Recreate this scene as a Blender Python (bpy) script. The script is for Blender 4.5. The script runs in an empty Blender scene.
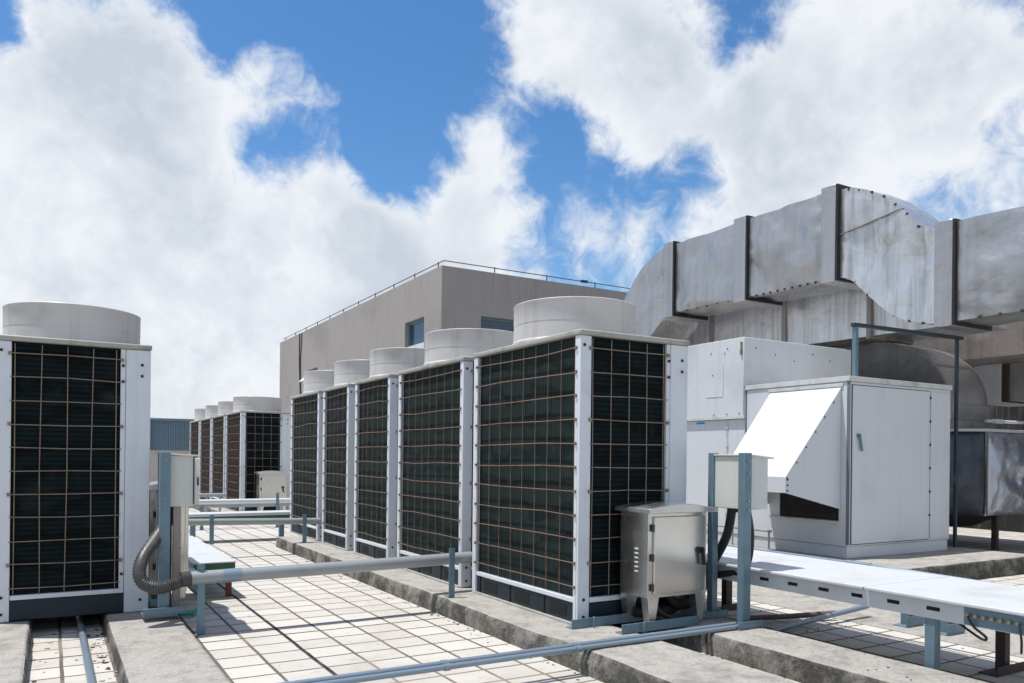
import bpy, math, random
from mathutils import Vector, Matrix, noise
R = math.radians
random.seed(7)
scene = bpy.context.scene
COL = scene.collection

# ------------------------------------------------------------------ materials
def nt(name):
    m = bpy.data.materials.new(name); m.use_nodes = True
    t = m.node_tree; b = t.nodes['Principled BSDF']
    return m, t, b
def N(t, typ, **kw):
    n = t.nodes.new(typ)
    for k, v in kw.items():
        if k.startswith('i_'):
            key = k[2:].replace('_', ' ')
            n.inputs[key].default_value = v
        else: setattr(n, k, v)
    return n
def math_(t, op, a, b=None, c=None, clamp=False):
    n = t.nodes.new('ShaderNodeMath'); n.operation = op; n.use_clamp = clamp
    for i, x in enumerate((a, b, c)):
        if x is None: continue
        if isinstance(x, (int, float)): n.inputs[i].default_value = x
        else: t.links.new(x, n.inputs[i])
    return n.outputs[0]
def mix_(t, fac, a, b, blend='MIX'):
    n = t.nodes.new('ShaderNodeMix'); n.data_type = 'RGBA'; n.blend_type = blend
    for sock, x in ((n.inputs[0], fac), (n.inputs[6], a), (n.inputs[7], b)):
        if isinstance(x, (int, float)): sock.default_value = x
        elif isinstance(x, (tuple, list)): sock.default_value = (*x[:3], 1)
        else: t.links.new(x, sock)
    return n.outputs[2]
def ramp_(t, x, a, b, lo=0., hi=1.):
    n = t.nodes.new('ShaderNodeMapRange'); n.interpolation_type = 'SMOOTHSTEP'
    t.links.new(x, n.inputs[0])
    for i, v in enumerate((a, b, lo, hi)): n.inputs[i+1].default_value = v
    return n.outputs[0]
def coords(t, scale=(1,1,1), world=True):
    # world position: neighbouring copies never show the same stain
    if world:
        g = t.nodes.new('ShaderNodeNewGeometry'); o = g.outputs['Position']
    else:
        g = t.nodes.new('ShaderNodeTexCoord'); o = g.outputs['Object']
    if scale == (1,1,1): return o
    mp = t.nodes.new('ShaderNodeMapping'); mp.inputs['Scale'].default_value = scale
    t.links.new(o, mp.inputs['Vector']); return mp.outputs[0]
def noise_(t, vec, scale, detail=5, rough=.55, dist=0.):
    n = N(t, 'ShaderNodeTexNoise'); n.inputs['Scale'].default_value = scale
    n.inputs['Detail'].default_value = detail; n.inputs['Roughness'].default_value = rough
    n.inputs['Distortion'].default_value = dist
    t.links.new(vec, n.inputs['Vector']); return n.outputs['Fac']
def bump_(t, b, h, strength, dist=.01):
    n = N(t, 'ShaderNodeBump'); n.inputs['Strength'].default_value = strength
    n.inputs['Distance'].default_value = dist
    t.links.new(h, n.inputs['Height']); t.links.new(n.outputs[0], b.inputs['Normal'])

def paint(name, col, rough=.45, metal=0., dirt=(.25,.22,.18), amt=.35, sc=3., streak=.3, bump=.04, spec=.4):
    """painted / plain surface with blotchy grime and vertical rain streaks"""
    m, t, b = nt(name)
    p = coords(t)
    n1 = noise_(t, p, sc, 6, .6)
    n2 = noise_(t, coords(t, (14, 14, .7)), 1., 4, .6)
    f1 = ramp_(t, n1, .46, .74, 0, amt)
    f2 = ramp_(t, n2, .50, .76, 0, streak)
    c = mix_(t, f1, col, dirt); c = mix_(t, f2, c, dirt)
    n3 = noise_(t, p, 60, 3)
    c = mix_(t, math_(t, 'MULTIPLY', n3, .12), c, (.9*col[0]*.6, .6*col[1], .6*col[2]))
    t.links.new(c, b.inputs['Base Color'])
    b.inputs['Metallic'].default_value = metal
    b.inputs['Specular IOR Level'].default_value = spec
    t.links.new(ramp_(t, n1, .3, .8, rough*.85, min(1, rough*1.35)), b.inputs['Roughness'])
    if bump: bump_(t, b, noise_(t, p, 9, 3), bump, .02)
    return m

def sheet_metal(name, col, rough, dark, streak, seed=0., metal=.75, dent=.25, brushed=False):
    m, t, b = nt(name)
    p = coords(t)
    st = noise_(t, coords(t, (7, 7, .25)), 1.3, 6, .65, .2)
    st2 = noise_(t, coords(t, (26, 26, .5)), 1., 3, .6)
    bl = noise_(t, p, 1.1, 6, .62, .4)
    c = mix_(t, ramp_(t, st, .42, .78, 0, streak), col, dark)
    c = mix_(t, ramp_(t, bl, .5, .78, 0, .3), c, tuple(x*.72 for x in col))
    c = mix_(t, ramp_(t, st2, .55, .8, 0, streak*.6), c, tuple(min(1, x*1.35) for x in col))
    t.links.new(c, b.inputs['Base Color'])
    b.inputs['Metallic'].default_value = metal
    r = math_(t, 'ADD', ramp_(t, bl, .3, .7, rough-.07, rough+.1), ramp_(t, st, .4, .8, 0, .12))
    t.links.new(r, b.inputs['Roughness'])
    if brushed: h = math_(t, 'ADD', math_(t, 'MULTIPLY', noise_(t, coords(t, (90, 90, 3)), 1., 2), .12), noise_(t, p, 2.2, 2))
    else:
        # dents with creased ridges
        rd = math_(t, 'ABSOLUTE', math_(t, 'SUBTRACT', noise_(t, p, 2.1, 3, .5, .4), .5))
        h = math_(t, 'ADD', math_(t, 'MULTIPLY', rd, 1.6), math_(t, 'ADD', noise_(t, p, 3.2, 3, .5, .3), math_(t, 'MULTIPLY', noise_(t, p, 14, 2), .10)))
    bump_(t, b, h, dent, .05)
    return m

M = {}
M['white'] = paint('white_enamel', (.66,.69,.74), .38, amt=.18, streak=.14, bump=.03)
M['ahu'] = paint('air_handler_white', (.64,.66,.69), .42, dirt=(.27,.25,.22), amt=.34, sc=1.1, streak=.11, bump=.10)
M['ahu_trim'] = paint('weathered_trim', (.62,.62,.60), .5, dirt=(.2,.17,.13), amt=.5, sc=6, streak=.2)
M['shroud'] = paint('shroud_plastic', (.54,.525,.52), .42, dirt=(.30,.27,.23), amt=.45, sc=2.6, streak=.38, bump=.08)
M['lid'] = paint('weathered_lid', (.38,.375,.34), .6, dirt=(.16,.15,.12), amt=.6, sc=7, streak=.2)
M['navy'] = paint('navy_base', (.007,.018,.030), .5, dirt=(.03,.03,.03), amt=.4, streak=.1)
M['black'] = paint('black_rubber', (.014,.014,.016), .5, dirt=(.05,.05,.05), amt=.2, streak=0)
M['dark'] = paint('dark_void_paint', (.01,.01,.011), .8, amt=0, streak=0, bump=0)
M['shadow_wall'] = paint('shadow_wall_dark', (.018,.018,.02), .8, amt=.2)  # near-black colour carries the deep shadow behind the ducts
M['hose'] = paint('grey_conduit', (.05,.048,.048), .38, dirt=(.2,.19,.18), amt=.5, streak=0)
M['rust_wire'] = paint('rusty_wire', (.20,.135,.10), .7, dirt=(.14,.05,.02), amt=.85, sc=14, streak=.1, bump=0)
M['beige_wire'] = paint('weathered_wire', (.26,.20,.15), .6, dirt=(.2,.09,.04), amt=.7, sc=12, streak=.1, bump=0)
M['steel_blue'] = paint('blue_grey_steel', (.15,.235,.29), .42, metal=.25, dirt=(.09,.11,.12), amt=.4, sc=8, streak=.2)
M['post_dark'] = paint('dark_blue_steel', (.035,.055,.075), .45, metal=.2, dirt=(.04,.04,.04), amt=.3)
M['steel_brown'] = paint('rusty_dark_steel', (.05,.043,.04), .6, dirt=(.12,.05,.025), amt=.6, sc=8)
M['red'] = paint('red_oxide', (.22,.05,.035), .6, dirt=(.06,.03,.02), amt=.5, sc=10)
M['pipe'] = paint('grey_pipe', (.31,.33,.34), .38, metal=.2, dirt=(.2,.19,.17), amt=.3, sc=6, streak=0)
M['pipe_blue'] = paint('bluish_pipe', (.23,.29,.36), .35, metal=.35, dirt=(.2,.2,.2), amt=.3, sc=9, streak=0)
M['pipe_rust'] = paint('rusty_pipe', (.13,.09,.08), .6, dirt=(.2,.07,.04), amt=.6, sc=9, streak=0)
M['pipe_white'] = paint('white_pipe', (.66,.68,.70), .4, amt=.2, streak=0)
M['tray'] = paint('tray_paint', (.58,.61,.65), .42, metal=.1, dirt=(.40,.38,.34), amt=.5, sc=1.6, streak=.05, bump=.06)
M['tray_top'] = paint('tray_lid_paint', (.53,.55,.575), .5, dirt=(.33,.31,.28), amt=.55, sc=2.4, streak=0, bump=.06)
M['green'] = paint('green_paint', (.035,.13,.045), .5, dirt=(.05,.07,.04), amt=.4, sc=6)
M['box'] = paint('control_box_enamel', (.60,.61,.58), .38, dirt=(.4,.37,.3), amt=.2, streak=.15)
M['wall_render'] = paint('grey_render', (.355,.328,.318), .9, dirt=(.24,.22,.20), amt=.6, sc=.45, streak=.5, bump=.2, spec=.1)
M['parapet'] = paint('pale_parapet', (.45,.43,.40), .9, amt=.4, sc=1, spec=.1)
M['shed'] = paint('blue_cabin_metal', (.14,.22,.29), .5, metal=.2, dirt=(.2,.19,.18), amt=.4, sc=2, streak=.5)
M['brass'] = paint('dull_brass', (.30,.25,.14), .45, metal=.6, streak=0)
M['sticker_blue'] = paint('sticker_blue', (.02,.25,.55), .4, amt=.1, streak=0)
M['seam_grey'] = paint('seam_grey', (.16,.18,.20), .5, amt=.2, streak=.1)
M['teal'] = paint('teal_valve', (.02,.30,.24), .5, amt=.1, streak=0)
M['galv'] = sheet_metal('galvanised_duct', (.44,.435,.44), .32, (.17,.16,.16), .36, metal=.75, dent=.36)
M['galv_lt'] = sheet_metal('bright_duct', (.66,.66,.67), .32, (.22,.19,.165), .75, metal=.72, dent=.3)
M['galv_bend'] = sheet_metal('streaked_bend', (.62,.62,.63), .30, (.13,.12,.115), .7, metal=.72, dent=.36)
M['galv_dk'] = sheet_metal('stained_duct', (.30,.27,.25), .5, (.12,.10,.09), .7, metal=.45)
M['tank_shade'] = sheet_metal('shaded_tank_cladding', (.075,.085,.105), .4, (.02,.02,.022), .6, metal=.6)  # shaded copy of the tank cladding, shade put into the colour
M['galv_shade'] = sheet_metal('shaded_elbow', (.15,.145,.145), .38, (.13,.115,.105), .6, metal=.6, dent=.3)  # streaked metal darkened to paint in the shade on the elbow sides
M['foil'] = sheet_metal('crumpled_cladding', (.50,.53,.60), .27, (.16,.15,.16), .4, metal=.8, dent=.35)
M['stainless'] = paint('stainless', (.66,.64,.60), .26, metal=.95, dirt=(.48,.45,.41), amt=.3, sc=2.2, streak=.12, bump=.035)
M['stain_lid'] = sheet_metal('stainless_lid', (.62,.62,.62), .26, (.45,.42,.4), .3, metal=.95, dent=.1, brushed=True)

def coil(name, base, lines_axis, col2):
    m, t, b = nt(name)
    p = coords(t)
    sep = N(t, 'ShaderNodeSeparateXYZ'); t.links.new(p, sep.inputs[0])
    s = sep.outputs[lines_axis]
    w = math_(t, 'SINE', math_(t, 'MULTIPLY', s, 2*math.pi/ (.03 if lines_axis == 2 else .024)))
    n1 = noise_(t, p, 5, 5, .6)
    # coil tubes seen faintly behind the fins: wavering horizontal bands
    zz = math_(t, 'ADD', math_(t, 'MULTIPLY', sep.outputs[2], 34), math_(t, 'MULTIPLY', noise_(t, coords(t, (1.5,1.5,3)), 1.5, 2), 14))
    band = ramp_(t, math_(t, 'SINE', zz), .2, .95, 0, .6)
    c = mix_(t, math_(t, 'MULTIPLY_ADD', w, .35, .4), base, col2)
    c = mix_(t, band, c, tuple(x*.45 for x in base))
    c = mix_(t, ramp_(t, n1, .56, .8, 0, .3), c, (.055,.058,.052))
    c = mix_(t, ramp_(t, noise_(t, coords(t, (9,9,1.2)), 1.6, 5, .7), .6, .78, 0, .35), c, (.07,.06,.05))
    t.links.new(c, b.inputs['Base Color']); b.inputs['Roughness'].default_value = .7
    b.inputs['Specular IOR Level'].default_value = .1
    bump_(t, b, w, .35, .004)
    return m
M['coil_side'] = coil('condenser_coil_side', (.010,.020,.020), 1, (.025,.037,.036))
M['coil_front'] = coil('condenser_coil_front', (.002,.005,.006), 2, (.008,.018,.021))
M['coil_brown'] = coil('condenser_coil_brown', (.013,.011,.010), 1, (.025,.021,.019))

def concrete(name, col, dark, lo, hi, moss):
    m, t, b = nt(name)
    p = coords(t)
    n1 = noise_(t, p, 4.2, 10, .76, .2); n2 = noise_(t, p, 11, 8, .7); n3 = noise_(t, p, 70, 4, .7)
    sp = N(t, 'ShaderNodeTexVoronoi', feature='F1'); sp.inputs['Scale'].default_value = 26
    t.links.new(p, sp.inputs['Vector'])
    c = mix_(t, ramp_(t, n1, lo, hi, 0, .8), col, dark)
    c = mix_(t, ramp_(t, n3, .5, .66, 0, .45), c, tuple(x*.55 for x in col))
    c = mix_(t, ramp_(t, n2, .50, .66, 0, .7), c, tuple(x*.6 for x in col))
    c = mix_(t, ramp_(t, n2, .30, .44, .4, 0), c, tuple(min(1, x*1.3) for x in col))
    c = mix_(t, ramp_(t, noise_(t, p, 5, 6, .7), .58, .75, 0, .6), c, moss)
    c = mix_(t, ramp_(t, sp.outputs['Distance'], .05, .16, .35, 0), c, dark)
    t.links.new(c, b.inputs['Base Color']); b.inputs['Roughness'].default_value = .95
    b.inputs['Specular IOR Level'].default_value = .1
    h = math_(t, 'ADD', math_(t, 'MULTIPLY', n2, .8), math_(t, 'MULTIPLY', n3, .35))
    bump_(t, b, h, .9, .03)
    return m
M['conc'] = concrete('plinth_concrete', (.43,.41,.38), (.17,.155,.14), .44, .74, (.27,.255,.23))
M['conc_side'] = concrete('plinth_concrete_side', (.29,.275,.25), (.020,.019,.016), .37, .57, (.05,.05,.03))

def tiles():
    m, t, b = nt('roof_tiles')
    g = t.nodes.new('ShaderNodeNewGeometry')
    mp = t.nodes.new('ShaderNodeMapping'); mp.inputs['Location'].default_value = (-1.237, -4.83, 0)
    t.links.new(g.outputs['Position'], mp.inputs['Vector'])
    # joints wander a little
    wob = N(t, 'ShaderNodeTexNoise'); wob.inputs['Scale'].default_value = 3.; wob.inputs['Detail'].default_value = 3
    t.links.new(g.outputs['Position'], wob.inputs['Vector'])
    vm = t.nodes.new('ShaderNodeVectorMath'); vm.operation = 'MULTIPLY_ADD'
    vm.inputs[1].default_value = (.012, .012, 0); t.links.new(wob.outputs['Color'], vm.inputs[0])
    t.links.new(mp.outputs[0], vm.inputs[2])
    pos = vm.outputs[0]
    br = N(t, 'ShaderNodeTexBrick', offset=0., squash=1.)
    br.inputs['Scale'].default_value = 1.
    br.inputs['Brick Width'].default_value = .234; br.inputs['Row Height'].default_value = .213
    br.inputs['Mortar Size'].default_value = .0105; br.inputs['Mortar Smooth'].default_value = .35
    br.inputs['Color1'].default_value = (.54,.515,.48,1); br.inputs['Color2'].default_value = (.45,.425,.39,1)
    br.inputs['Mortar'].default_value = (.125,.105,.095,1); br.inputs['Bias'].default_value = -.25
    t.links.new(pos, br.inputs['Vector'])
    p = g.outputs['Position']
    n1 = noise_(t, p, .9, 7, .65, .6); n2 = noise_(t, p, 9, 6, .7); n3 = noise_(t, p, 90, 3, .7)
    c = mix_(t, ramp_(t, n1, .46, .74, 0, .7), br.outputs['Color'], (.36,.325,.285))
    c = mix_(t, ramp_(t, n2, .55, .74, 0, .6), c, (.27,.24,.205))
    c = mix_(t, ramp_(t, n3, .6, .75, 0, .35), c, (.33,.30,.27))
    # black expansion joints every 15 tiles
    sp = N(t, 'ShaderNodeSeparateXYZ'); t.links.new(pos, sp.inputs[0])
    def joint(s, per, w):
        d = math_(t, 'ABSOLUTE', math_(t, 'SUBTRACT', math_(t, 'WRAP', s, per/2, -per/2), 0.))
        return ramp_(t, d, w*.7, w*1.2, 1, 0)
    j = math_(t, 'MAXIMUM', joint(math_(t, 'SUBTRACT', sp.outputs[0], .006), .234*12, .010), joint(math_(t, 'SUBTRACT', sp.outputs[1], .006), .213*15, .007))
    c = mix_(t, math_(t, 'MULTIPLY', j, ramp_(t, noise_(t, p, 4, 3), .25, .5, .55, 1)), c, (.022,.021,.024))
    t.links.new(c, b.inputs['Base Color']); b.inputs['Roughness'].default_value = .85
    b.inputs['Specular IOR Level'].default_value = .2
    h = math_(t, 'SUBTRACT', math_(t, 'MULTIPLY', n3, .25), math_(t, 'ADD', br.outputs['Fac'], j))
    bump_(t, b, h, .5, .006)
    return m
M['tiles'] = tiles()
def glass(name, col):
    m, t, b = nt(name)
    b.inputs['Base Color'].default_value = (*col, 1); b.inputs['Roughness'].default_value = .08
    b.inputs['Specular IOR Level'].default_value = .8
    bump_(t, b, noise_(t, coords(t), 2, 2), .03, .02)
    return m
M['glass'] = glass('window_glass', (.025,.055,.10))
M['ground'] = paint('city_ground', (.12,.13,.11), .95, dirt=(.2,.19,.17), amt=.6, sc=.02, streak=0, bump=0)

# ------------------------------------------------------------------ mesh helpers
ORG = {}
class MB:
    def __init__(s): s.v = []; s.f = []; s.m = []
    def add(s, vs, fs, m=0):
        o = len(s.v); s.v += [tuple(v) for v in vs]
        for f in fs: s.f.append([o+i for i in f]); s.m.append(m)
        return s
    def hexa(s, p, m=0):   # p: 4 bottom ccw, 4 top ccw
        return s.add(p, [(3,2,1,0),(4,5,6,7),(0,1,5,4),(1,2,6,5),(2,3,7,6),(3,0,4,7)], m)
    def box(s, x0, x1, y0, y1, z0, z1, m=0):
        return s.hexa([(x0,y0,z0),(x1,y0,z0),(x1,y1,z0),(x0,y1,z0),(x0,y0,z1),(x1,y0,z1),(x1,y1,z1),(x0,y1,z1)], m)
    def bar(s, p, q, w, h, up=(0,0,1), m=0):
        p, q = Vector(p), Vector(q); d = (q-p).normalized(); up = Vector(up)
        a = d.cross(up).normalized(); b = a.cross(d).normalized()
        a *= w/2; b *= h/2
        return s.hexa([p-a-b, p+a-b, p+a+b, p-a+b][::1] + [q-a-b, q+a-b, q+a+b, q-a+b], m) if True else s
    def tube(s, pts, r, n=10, m=0, closed=False, cap=True):
        pts = [Vector(p) for p in pts]; k = len(pts); rings = []
        rr = r if isinstance(r, (list, tuple)) else [r]*k
        ref = None
        for i, p in enumerate(pts):
            d = (pts[min(i+1, k-1)] - pts[max(i-1, 0)]).normalized()
            if ref is None:
                ref = d.orthogonal().normalized()
            ref = (ref - d*ref.dot(d)).normalized(); b = d.cross(ref)
            rings.append([p + (ref*math.cos(2*math.pi*j/n) + b*math.sin(2*math.pi*j/n))*rr[i] for j in range(n)])
        vs = [v for ring in rings for v in ring]
        fs = [(i*n+j, i*n+(j+1)%n, (i+1)*n+(j+1)%n, (i+1)*n+j) for i in range(k-1) for j in range(n)]
        if cap: fs += [tuple(range(n))[::-1], tuple((k-1)*n+j for j in range(n))]
        return s.add(vs, fs, m)
    def lathe(s, c, prof, n=48, m=0):
        vs = [(c[0]+r*math.cos(2*math.pi*j/n), c[1]+r*math.sin(2*math.pi*j/n), c[2]+z) for r, z in prof for j in range(n)]
        fs = [(i*n+j, i*n+(j+1)%n, (i+1)*n+(j+1)%n, (i+1)*n+j) for i in range(len(prof)-1) for j in range(n)]
        return s.add(vs, fs, m)
    def prism_z(s, poly, z0, z1, m=0):
        n = len(poly)
        vs = [(x,y,z0) for x,y in poly] + [(x,y,z1) for x,y in poly]
        return s.add(vs, [tuple(range(n))[::-1], tuple(range(n,2*n))] + [(i,(i+1)%n,n+(i+1)%n,n+i) for i in range(n)], m)
    def prism_y(s, poly, y0, y1, m=0):   # poly in (x,z)
        n = len(poly)
        vs = [(x,y0,z) for x,z in poly] + [(x,y1,z) for x,z in poly]
        return s.add(vs, [tuple(range(n)), tuple(range(n,2*n))[::-1]] + [(i,n+i,n+(i+1)%n,(i+1)%n) for i in range(n)], m)
    def prism_x(s, poly, x0, x1, m=0):   # poly in (y,z)
        n = len(poly)
        vs = [(x0,y,z) for y,z in poly] + [(x1,y,z) for y,z in poly]
        return s.add(vs, [tuple(range(n))[::-1], tuple(range(n,2*n))] + [(i,(i+1)%n,n+(i+1)%n,n+i) for i in range(n)], m)
    def build(s, name, mats, parent=None, bevel=0., smooth=True, angle=35):
        if not isinstance(mats, (list, tuple)): mats = [mats]
        org = ORG.get(parent.as_pointer(), Vector()) if parent else Vector()
        me = bpy.data.meshes.new(name)
        me.from_pydata([tuple(Vector(v)-org) for v in s.v], [], s.f)
        for mm in mats: me.materials.append(M[mm])
        me.polygons.foreach_set('material_index', s.m)
        import bmesh
        bm = bmesh.new(); bm.from_mesh(me); bmesh.ops.recalc_face_normals(bm, faces=bm.faces[:]); bm.to_mesh(me); bm.free()
        if smooth:
            me.polygons.foreach_set('use_smooth', [True]*len(me.polygons))
            me.set_sharp_from_angle(angle=R(angle))
        o = bpy.data.objects.new(name, me); COL.objects.link(o)
        if parent: o.parent = parent; ORG[o.as_pointer()] = org
        if bevel:
            b = o.modifiers.new('bevel', 'BEVEL'); b.width = bevel; b.segments = 2; b.limit_method = 'ANGLE'; b.angle_limit = R(40)
            b.harden_normals = False
        return o
def tag(o, label, cat, group=None, kind=None):
    if kind: o['kind'] = kind
    if label: o['label'] = label
    if cat: o['category'] = cat
    if group: o['group'] = group
    return o
def thing(name, label, cat, loc, group=None):
    o = bpy.data.objects.new(name, None); COL.objects.link(o); o.location = loc
    o.empty_display_size = .1; ORG[o.as_pointer()] = Vector(loc)
    return tag(o, label, cat, group)
def dup(root, delta, label):
    r = root.copy(); COL.objects.link(r); r.location = root.location + Vector(delta); r['label'] = label
    for ch in list(root.children):
        c = ch.copy(); COL.objects.link(c); c.parent = r
        for g in list(ch.children):
            d = g.copy(); COL.objects.link(d); d.parent = c
    return r
def nz(x, y, z=0., s=1.): return noise.noise(Vector((x*s, y*s, z*s)))

# ------------------------------------------------------------------ setting
f = MB().box(-20, 34, -8, 36, -.4, 0).build('roof_floor', 'tiles', smooth=False); tag(f, 'pale square-tiled flat roof', None, kind='structure')
fs = MB().box(4.70,5.58,-8,12,-.1,.005).build('concrete_screed','conc',smooth=False); tag(fs,'strip of bare rough concrete between tiles and slab',None,kind='structure')
g = MB().add([(-4000,-4000,-16),(4000,-4000,-16),(4000,4000,-16),(-4000,4000,-16)], [(0,1,2,3)]).build('ground', 'ground', smooth=False); tag(g, 'ground far below the roof', None, kind='structure')

def plinth(label, x0, x1, y0, y1, z1, seed, chip=.012, z0=-.02):
    """slab with a worn, chipped edge: top ring jitters, sides carry their own stained material"""
    b = MB(); st = .06; pts = []
    def edge(a, c, n):
        return [(a[0]+(c[0]-a[0])*i/n, a[1]+(c[1]-a[1])*i/n) for i in range(n)]
    cs = [(x0,y0),(x1,y0),(x1,y1),(x0,y1)]
    for i in range(4):
        a, c = cs[i], cs[(i+1)%4]; L = math.dist(a, c); pts += edge(a, c, max(2, int(L/st)))
    n = len(pts); cx, cy = (x0+x1)/2, (y0+y1)/2
    def inset(p, d):
        x, y = p
        return (min(max(x, x0+d), x1-d), min(max(y, y0+d), y1-d))
    rings = []
    for k, (zz, d0) in enumerate(((z0, 0), (z1*.55, 0), (z1-.018, .002), (z1-.004, .010), (z1, .022))):
        ring = []
        for p in pts:
            w = (nz(p[0]*5+seed, p[1]*5, k*.7) + .6*nz(p[0]*17+seed, p[1]*17, k))*chip*(0 if k == 0 else 1)
            q = inset(p, d0 + max(0, w) + max(0, nz(p[0]*2.3, p[1]*2.3, seed) - .25)*chip*3*(k >= 2))
            ring.append((*q, zz + (nz(p[0]*3, p[1]*3, seed)*.004 if 0 < k < 5 else 0)))
        rings.append(ring)
    vs = [v for r in rings for v in r]
    for k in range(len(rings)-1):
        pass
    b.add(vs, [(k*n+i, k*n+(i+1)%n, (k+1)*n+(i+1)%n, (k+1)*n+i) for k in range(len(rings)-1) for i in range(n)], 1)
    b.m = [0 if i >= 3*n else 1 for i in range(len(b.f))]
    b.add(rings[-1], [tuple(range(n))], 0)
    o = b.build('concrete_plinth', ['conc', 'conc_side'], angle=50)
    return tag(o, label, 'plinth', 'concrete plinths under the equipment')
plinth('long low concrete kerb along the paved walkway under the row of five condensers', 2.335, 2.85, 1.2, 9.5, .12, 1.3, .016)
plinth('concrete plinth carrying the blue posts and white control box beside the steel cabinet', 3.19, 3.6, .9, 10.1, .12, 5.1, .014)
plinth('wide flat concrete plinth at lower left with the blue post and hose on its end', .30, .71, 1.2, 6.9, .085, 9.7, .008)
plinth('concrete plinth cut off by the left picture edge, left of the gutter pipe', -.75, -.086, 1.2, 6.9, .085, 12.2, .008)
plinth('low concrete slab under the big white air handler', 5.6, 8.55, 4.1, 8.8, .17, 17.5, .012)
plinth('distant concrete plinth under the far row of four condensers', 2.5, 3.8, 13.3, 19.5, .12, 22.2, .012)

# far parapet and blue cabin
pb = MB().box(-20, 34, 34.0, 34.3, 0, .78).box(-20, 34, 33.95, 34.35, .78, .86, 1).build('parapet_wall', ['parapet', 'pipe_white'], smooth=False)
tag(pb, 'low pale parapet wall at the far roof edge', 'wall')
cb = thing('metal_cabin', 'blue-grey corrugated metal cabin far off behind the left condenser', 'cabin', (3.7, 30, 0))
b = MB(); n = 40
poly = [(2.97+i*1.5/n, 30 + (.03 if i % 2 else 0)) for i in range(n+1)] + [(4.47, 31.6), (2.97, 31.6)]
b.prism_z(poly, 1.24, 2.27); b.build('wall', 'shed', cb, smooth=False)
MB().box(2.93, 4.51, 29.94, 31.65, 2.272, 2.36).build('roof', 'shed', cb, bevel=.01)
MB().box(2.95, 3.02, 29.95, 30.02, 1.26, 2.27).build('corner_post', 'steel_blue', cb)
MB().box(2.99, 4.45, 30.05, 31.5, 0, 1.235).build('base', 'parapet', cb, smooth=False)

# ------------------------------------------------------------------ building
bd = thing('plant_building', 'flat-roofed grey rendered building with lightning wire behind the condensers', 'building', (7, 14.85, 0))
bx0, bx1, by0, by1, bz = 7.0, 15.0, 14.85, 28.2, 5.09
b = MB()
def wall_with_holes(axis, fixed, a0, a1, z0, z1, holes, depth, sign):
    """quads around rectangular holes (holes sorted along the axis) plus their reveals"""
    def P(a, z, d=0.):
        return (fixed+sign*d, a, z) if axis == 'x' else (a, fixed+sign*d, z)
    def quad(p0, p1, q0, q1): b.add([P(p0,q0),P(p1,q0),P(p1,q1),P(p0,q1)], [(0,1,2,3)])
    cur = a0
    for (h0, h1, w0, w1) in holes:
        quad(cur, h0, z0, z1); quad(h0, h1, z0, w0); quad(h0, h1, w1, z1); cur = h1
        b.add([P(h0,w0),P(h1,w0),P(h1,w1),P(h0,w1),P(h0,w0,depth),P(h1,w0,depth),P(h1,w1,depth),P(h0,w1,depth)],
              [(0,1,5,4),(1,2,6,5),(2,3,7,6),(3,0,4,7)])
    quad(cur, a1, z0, z1)
wall_with_holes('x', bx0, by0, by1, 0, bz, [(15.73,16.8,3.0,4.16),(23.62,24.75,3.2,3.80)], .22, 1)
wall_with_holes('y', by0, bx0, bx1, 0, bz, [(7.93,9.6,3.1,4.13)], .22, 1)
b.add([(bx1,by0,0),(bx1,by1,0),(bx1,by1,bz),(bx1,by0,bz)], [(0,1,2,3)])
b.add([(bx0,by1,0),(bx1,by1,0),(bx1,by1,bz),(bx0,by1,bz)], [(0,1,2,3)])
b.add([(bx0,by0,bz),(bx1,by0,bz),(bx1,by1,bz),(bx0,by1,bz)], [(0,1,2,3)])
b.build('wall', 'wall_render', bd, smooth=False)
def window(x0,x1,y0,y1,z0,z1, axis, blind=None):
    w = MB(); t_ = .05
    if axis == 'x':
        w.box(x0-.03,x0+.03,y0,y0+t_,z0,z1).box(x0-.03,x0+.03,y1-t_,y1,z0,z1).box(x0-.03,x0+.03,y0+t_,y1-t_,z0,z0+t_).box(x0-.03,x0+.03,y0+t_,y1-t_,z1-t_,z1)
        o = w.build('window', 'steel_blue', bd); MB().box(x0-.006,x0+.006,y0+t_,y1-t_,z0+t_,z1-t_).build('pane', 'glass', o, smooth=False)
        if blind: MB().box(x0-.05,x0-.032,y0+.01,y1-.01,z0,blind).build('blind', 'pipe_white', o, smooth=False)
    else:
        w.box(x0,x0+t_,y0-.03,y0+.03,z0,z1).box(x1-t_,x1,y0-.03,y0+.03,z0,z1).box(x0+t_,x1-t_,y0-.03,y0+.03,z0,z0+t_).box(x0+t_,x1-t_,y0-.03,y0+.03,z1-t_,z1)
        o = w.build('window', 'steel_blue', bd); MB().box(x0+t_,x1-t_,y0-.006,y0+.006,z0+t_,z1-t_).build('pane', 'glass', o, smooth=False)
    return o
window(7.12,0,15.735,16.795,3.005,4.155,'x', 3.62)
window(7.16,0,23.625,24.745,3.205,3.795,'x')
window(7.935,9.595,14.98,0,3.105,4.125,'y')
MB().hexa([(6.72,23.7,3.42),(6.74,23.7,3.40),(6.74,24.7,3.40),(6.72,24.7,3.42),(7.08,23.7,3.76),(7.10,23.7,3.74),(7.10,24.7,3.74),(7.08,24.7,3.76)]).build('open_window_sash','pipe_white',bd)
b = MB()
zr = bz+.125
b.tube([(7.08,28.1,zr),(7.08,14.93,zr)], .010, 6); b.tube([(7.08,14.93,zr),(14.9,14.93,zr)], .010, 6)
for y in [15.2+1.25*i for i in range(11)]: b.tube([(7.08,y,bz-.01),(7.08,y,zr+.02)], .012, 6)
for x in [8.3+1.35*i for i in range(5)]: b.tube([(x,14.93,bz-.01),(x,14.93,zr+.02)], .012, 6)
b.box(10.6,10.78,14.9,14.96,zr-.02,zr+.03)
b.build('lightning_wire', 'steel_brown', bd)
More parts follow.
